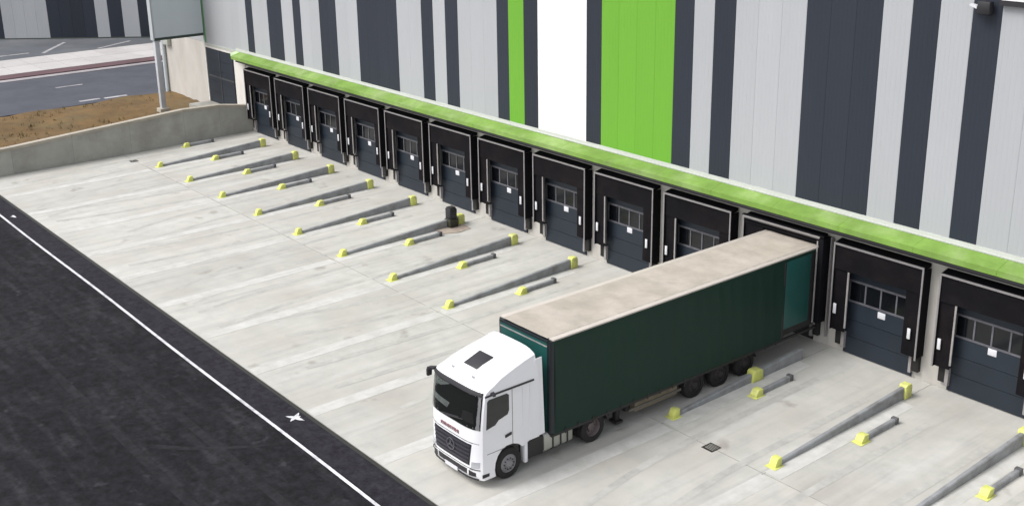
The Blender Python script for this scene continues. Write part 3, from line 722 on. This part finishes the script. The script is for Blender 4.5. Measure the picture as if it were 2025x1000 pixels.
# sides: window, door outline, handle, roof line, steps
for s in (-1, 1):
    def side(poly, name, material, t0=.0, t1=.012, parent=cab):
        xa, xb = s * (HW + t0), s * (HW + t1); nn = len(poly)
        vs = [(xa, y_(y), z) for y, z in poly] + [(xb, y_(y), z) for y, z in poly]
        return MB().add(vs, [(i, (i + 1) % nn, nn + (i + 1) % nn, nn + i) for i in range(nn)] + [tuple(range(nn - 1, -1, -1)), tuple(range(nn, 2 * nn))]).build(name, material, parent)
    side([(-15.88, 1.92), (-15.55, 1.98), (-15.42, 2.10), (-15.08, 2.18), (-15.02, 2.30), (-15.02, 2.80), (-15.10, 2.86), (-15.76, 2.86), (-15.82, 2.80)], 'side_window', M_glass)
    side([(-15.90, 2.96), (-14.06, 2.96), (-14.06, 3.01), (-15.90, 3.01)], 'drip_rail', M_black, t1=.03)
    for (ya, yb, za, zb) in ((-14.90, -14.885, 1.10, 2.93), (-15.87, -14.90, 1.10, 1.115)):
        side([(ya, za), (yb, za), (yb, zb), (ya, zb)], 'door_seam', M_black, t1=.004)
    side([(-15.18, 1.44), (-14.95, 1.48), (-14.95, 1.56), (-15.18, 1.52)], 'door_handle', M_black, t1=.035)
    for yb in (-14.50, -14.22):
        side([(yb, 1.15), (yb + .035, 1.15), (yb + .035, 2.85), (yb, 2.85)], 'side_rib', M_cab, t1=.02)
    side([(-16.06, .38), (-15.80, .38), (-15.80, .48), (-16.06, .50)], 'step_recess', M_black, t1=.008)
    # camera mirror arm at the roof line
    a = MB()
    a.hexa([(s * 1.20, y_(-15.98), 3.02), (s * 1.20, y_(-15.80), 3.02), (s * 1.52, y_(-15.86), 2.92), (s * 1.52, y_(-16.02), 2.92),
            (s * 1.20, y_(-15.98), 3.10), (s * 1.20, y_(-15.80), 3.10), (s * 1.52, y_(-15.86), 3.02), (s * 1.52, y_(-16.02), 3.02)])
    a.hexa([(s * 1.46, y_(-16.02), 2.72), (s * 1.46, y_(-15.86), 2.72), (s * 1.56, y_(-15.86), 2.72), (s * 1.56, y_(-16.02), 2.72),
            (s * 1.44, y_(-16.02), 2.95), (s * 1.44, y_(-15.86), 2.95), (s * 1.56, y_(-15.86), 2.95), (s * 1.56, y_(-16.02), 2.95)])
    if s < 0: a.build('mirror_arm', M_black, cab, bevel=.02)
    else: MB().hexa([(1.2, y_(-15.7), 3.02), (1.2, y_(-15.55), 3.02), (1.40, y_(-15.6), 2.98), (1.40, y_(-15.7), 2.98), (1.2, y_(-15.7), 3.08), (1.2, y_(-15.55), 3.08), (1.40, y_(-15.6), 3.04), (1.40, y_(-15.7), 3.04)]).build('mirror_arm', M_black, cab, bevel=.015)
    # side air deflector behind the cab
    xo = s * 1.25; xi = s * 1.22; zt_ = 3.66 if s < 0 else 3.56
    MB().hexa([(xi, y_(-13.86), 1.05), (xo, y_(-13.86), 1.05), (xo * .985, y_(-13.62), 1.05), (xi * .985, y_(-13.62), 1.05),
               (xi * .91, y_(-13.90), zt_), (xo * .91, y_(-13.90), zt_), (xo * .91, y_(-13.64), zt_), (xi * .91, y_(-13.64), zt_)]).build('air_deflector', M_cab, cab)
# roof hatch and horns
MB().box(-.34, .34, -.34, .34, 0, .05).build('roof_hatch', M_black, cab, (0, y_(-15.15), 3.485), bevel=.02).rotation_euler.x = R(19)
MB().box(-.05, .05, -.02, .02, .0, .05).build('marker_lamp', M_lamp, cab, (-.5, y_(-15.75), 3.30))
MB().box(-.05, .05, -.02, .02, .0, .05).build('marker_lamp', M_lamp, cab, (.5, y_(-15.75), 3.30))

# ---- wheels: tyre + rim
def wheel(x, y, side_, dual, rr=.50):
    tx = [(-.15, .30), (-.155, .40), (-.14, .47), (-.11, rr), (.11, rr), (.14, .47), (.155, .40), (.15, .30)]
    wct = bpy.data.objects.new('wheel', None); col.objects.link(wct); wct.parent = tk; wct.location = (x, y_(y), rr)
    t = MB()
    for off in ((0, -.34) if dual else (0,)): t.lathe_x([(px + off * side_, r) for px, r in tx], (0, 0, 0), 32)
    t.build('tyre', M_tyre, wct, smooth=True, angle=40)
    s = side_
    if dual: pr = [(s * .13, .30), (s * .10, .285), (-s * .02, .26), (-s * .04, .14), (s * .04, .13), (s * .05, .0)]
    else: pr = [(s * .13, .30), (s * .11, .28), (s * .13, .22), (s * .15, .14), (s * .19, .12), (s * .20, .0)]
    MB().lathe_x(pr, (0, 0, 0), 28).build('rim', M_rimd if y > -11 else (M_rimm if dual else M_rim), wct, smooth=True, angle=35)
    nb = MB()
    for k in range(10):
        a = 2 * math.pi * k / 10
        c = (pr[3][0], .18 * math.cos(a), .18 * math.sin(a)); nb.tube(c, (c[0] + s * .035, c[1], c[2]), .018, 6)
    nb.build('wheel_nuts', M_chassis, wct)
    return wct
for s in (-1, 1):
    wheel(s * 1.06, FR + 1.22, s, False)
    wheel(s * 1.07, -11.58, s, True)
    for yy in (-6.85, -5.54, -4.23): wheel(s * 1.05, yy, s, False, .49)
# ---- tractor chassis
ch = MB()
for s in (-1, 1): ch.box(s * .45 - .05, s * .45 + .05, y_(-16.0), y_(-10.7), .62, .92)
ch.box(-.9, .9, y_(-15.2), y_(-14.9), .42, .60); ch.box(-1.0, 1.0, y_(-11.68), y_(-11.48), .42, .60); ch.box(-1.05, 1.05, y_(-15.6), y_(-13.95), .92, 1.05)
ch.box(-.5, .5, y_(-12.4), y_(-11.0), .98, 1.08)
ch.build('chassis', M_chassis, tk)
for s in (-1, 1):
    MB().prism_y([(s * .60, .36), (s * 1.12, .34), (s * 1.2, .42), (s * 1.2, .86), (s * 1.12, .94), (s * .6, .92)], y_(-13.62), y_(-12.45)).build('fuel_tank', M_tank, tk, bevel=.02)
    for yb in (-13.3, -12.98, -12.7):
        MB().prism_y([(s * .60, .345), (s * 1.13, .325), (s * 1.213, .41), (s * 1.213, .87), (s * 1.13, .955), (s * .6, .94)], y_(yb), y_(yb + .06)).build('tank_strap', M_black, tk)
    MB().box(s * 1.0, s * 1.23, y_(-14.42), y_(-14.30), .30, .98).build('mudguard_edge', M_cab, tk, bevel=.015)
    MB().box(s * .75, s * 1.2, y_(-14.28), y_(-13.68), .36, .96).build('battery_box', M_chassis, tk, bevel=.02)
    # drive wheel mudguard: arc
    A = []
    for k in range(9):
        a = R(10 + 160 * k / 8); A.append((y_(-11.58) + .60 * math.cos(a), .5 + .58 * math.sin(a)))
    mg = MB(); P = [[(s * .72, y, z) for y, z in A], [(s * 1.23, y, z) for y, z in A]]; mg.grid(P); P2 = [[(s * .72, y, z + .03) for y, z in A], [(s * 1.23, y, z + .03) for y, z in A]]; mg.grid(P2)
    mg.build('mudguard', M_black, tk, smooth=True)
    # trailer running gear
    MB().box(s * .75, s * .90, y_(-10.3), y_(-10.12), .18, 1.1).build('landing_leg', M_chassis, tk)
    MB().box(s * .65, s * 1.0, y_(-10.36), y_(-10.06), .10, .18).build('landing_foot', M_chassis, tk)
    # side under-run rails
    for z in (.52, .78):
        MB().box(s * 1.20, s * 1.225, y_(-10.0), y_(-7.55), z, z + .09).build('side_guard_rail', mat('side_guard', (.11, .10, .085), .5, var=.2), tk)
    MB().box(s * .62, s * 1.19, y_(-9.7), y_(-7.7), .42, .90).build('pallet_box', M_wood, tk, bevel=.02)
for s in (-1, 1):
    MB().prism_x([(y_(-7.45), .62), (y_(-7.3), .96), (y_(-3.8), .96), (y_(-3.66), .62), (y_(-3.72), .62), (y_(-3.85), .90), (y_(-7.25), .90), (y_(-7.39), .62)], s * .78, s * 1.235).build('axle_mudguard', M_black, tk)
    MB().box(s * .5, s * .95, y_(-9.9), y_(-8.9), .35, .7).build('air_tank', M_chassis, tk, bevel=.08)
# ---- trailer body
TF, TR, ZB, ZT = -13.42, -0.35, .92 , 4.05
W2 = 1.275
tb = MB().box(-W2 + .05, W2 - .05, y_(TF) + .03, y_(TR), 1.0, ZT - .10).build('trailer_body', M_chassis, tk)
MB().box(-.55, .55, y_(-12.8), y_(-2.6), .88, .998).build('trailer_chassis', M_chassis, tk)
M_strap = mat('green_strap', (0.0085, 0.0315, 0.0215), .55, spec=.2, var=.1, vscale=1)
# curtains with gentle vertical waves
for s in (-1, 1):
    P = []
    nz, ny = 10, 150
    for i in range(nz + 1):
        z = ZB - .06 + (ZT - .16 - ZB + .06) * i / nz; t = i / nz
        row = []
        for j in range(ny + 1):
            y = TF + .16 + (-2.34 - TF - .16) * j / ny
            wv = .012 * math.sin(y * 5.1 + .6 * math.sin(y * 1.7)) * math.sin(math.pi * t) + .006 * math.sin(y * 11 + z)
            row.append((s * (W2 + .012 + wv * .8 + .01 * math.sin(math.pi * t)), y_(y), z))
        P.append(row)
    c = MB().grid(P).build('side_curtain', M_curt, tb, smooth=True)
    b0 = MB().box(s * (W2 + .004), s * (W2 + .030), 0, .045, ZB - .13, ZB + .06).build('curtain_buckle', M_chassis, tb)
    for j in range(18):
        y = TF + .55 + j * .6
        if y > -2.5: break
        for q in (b0,):
            o_ = q if j == 0 else link_copy(q, tb)
            o_.location.y = y_(y) + (random.uniform(-.03, .03))
    MB().box(s * (W2 - .05), s * (W2 + .02), y_(TF) + .03, y_(TR), ZB - .10, ZB - .02).build('side_rail', M_chassis, tb)
    MB().box(s * (W2 - .06), s * (W2 + .022), y_(TF) + .1, y_(TR), ZT - .15, ZT - .06).build('roof_rail', M_curt, tb)
    MB().box(s * (W2 - .22), s * (W2 + .01), y_(TF) + .12, y_(TR), ZT - .058, ZT + .0).build('roof_edge', M_trim, tb, bevel=.015)
    # rear side panel in lighter teal, with post
    MB().box(s * (W2 - .05), s * (W2 + .02), y_(-2.30), y_(-.9), ZB + .36, ZT - .16).build('rear_side_panel', M_teal, tb, bevel=.01)
    MB().box(s * (W2 - .05), s * (W2 + .03), y_(-2.42), y_(-2.31), ZB, ZT - .16).build('rear_post', M_chassis, tb, bevel=.01)
    # rounded front corner post
    cp = []
    for k in range(7):
        a = R(90 * k / 6); cp.append((s * (W2 - .16 + .17 * math.sin(a)), y_(TF + .17 - .17 * math.cos(a))))
    cp.append((s * (W2 - .16), y_(TF + .17)))
    MB().prism_z(cp, ZB - .05, ZT - .06).build('corner_post', mat('dark_corner', (.008, .013, .017), .4), tb, smooth=True)
# bulkhead with rail lines
MB().box(-W2 + .16, W2 - .16, y_(TF) - .0, y_(TF) + .06, ZB - .05, ZT - .06).build('bulkhead', M_teal, tb)
MB().box(-W2 + .15, W2 - .15, y_(TF) - .02, y_(TF) + .0, ZT - .25, ZT - .215).build('bulkhead_rail', M_dim, tb)
MB().box(-W2 + .12, W2 - .12, y_(TF) - .02, y_(TF) + .1, ZT - .11, ZT - .04).build('bulkhead_top', mat('dark_corner', (0, 0, 0)), tb)
# roof tarp with slight sag between the bows
P = []
for i in range(0, 79):
    y = TF + .06 + (TR - TF - .06) * i / 78
    sag = -.018 * abs(math.sin(math.pi * (y - TF) / .62))
    P.append([(u * (W2 - .20), y_(y), ZT + .006 + sag * (1 - u ** 4) + .004 * random.uniform(-1, 1)) for u in (-1, -.9, -.7, -.4, 0, .4, .7, .9, 1)])
MB().grid(P).build('roof_tarp', M_tarp, tb, smooth=True)
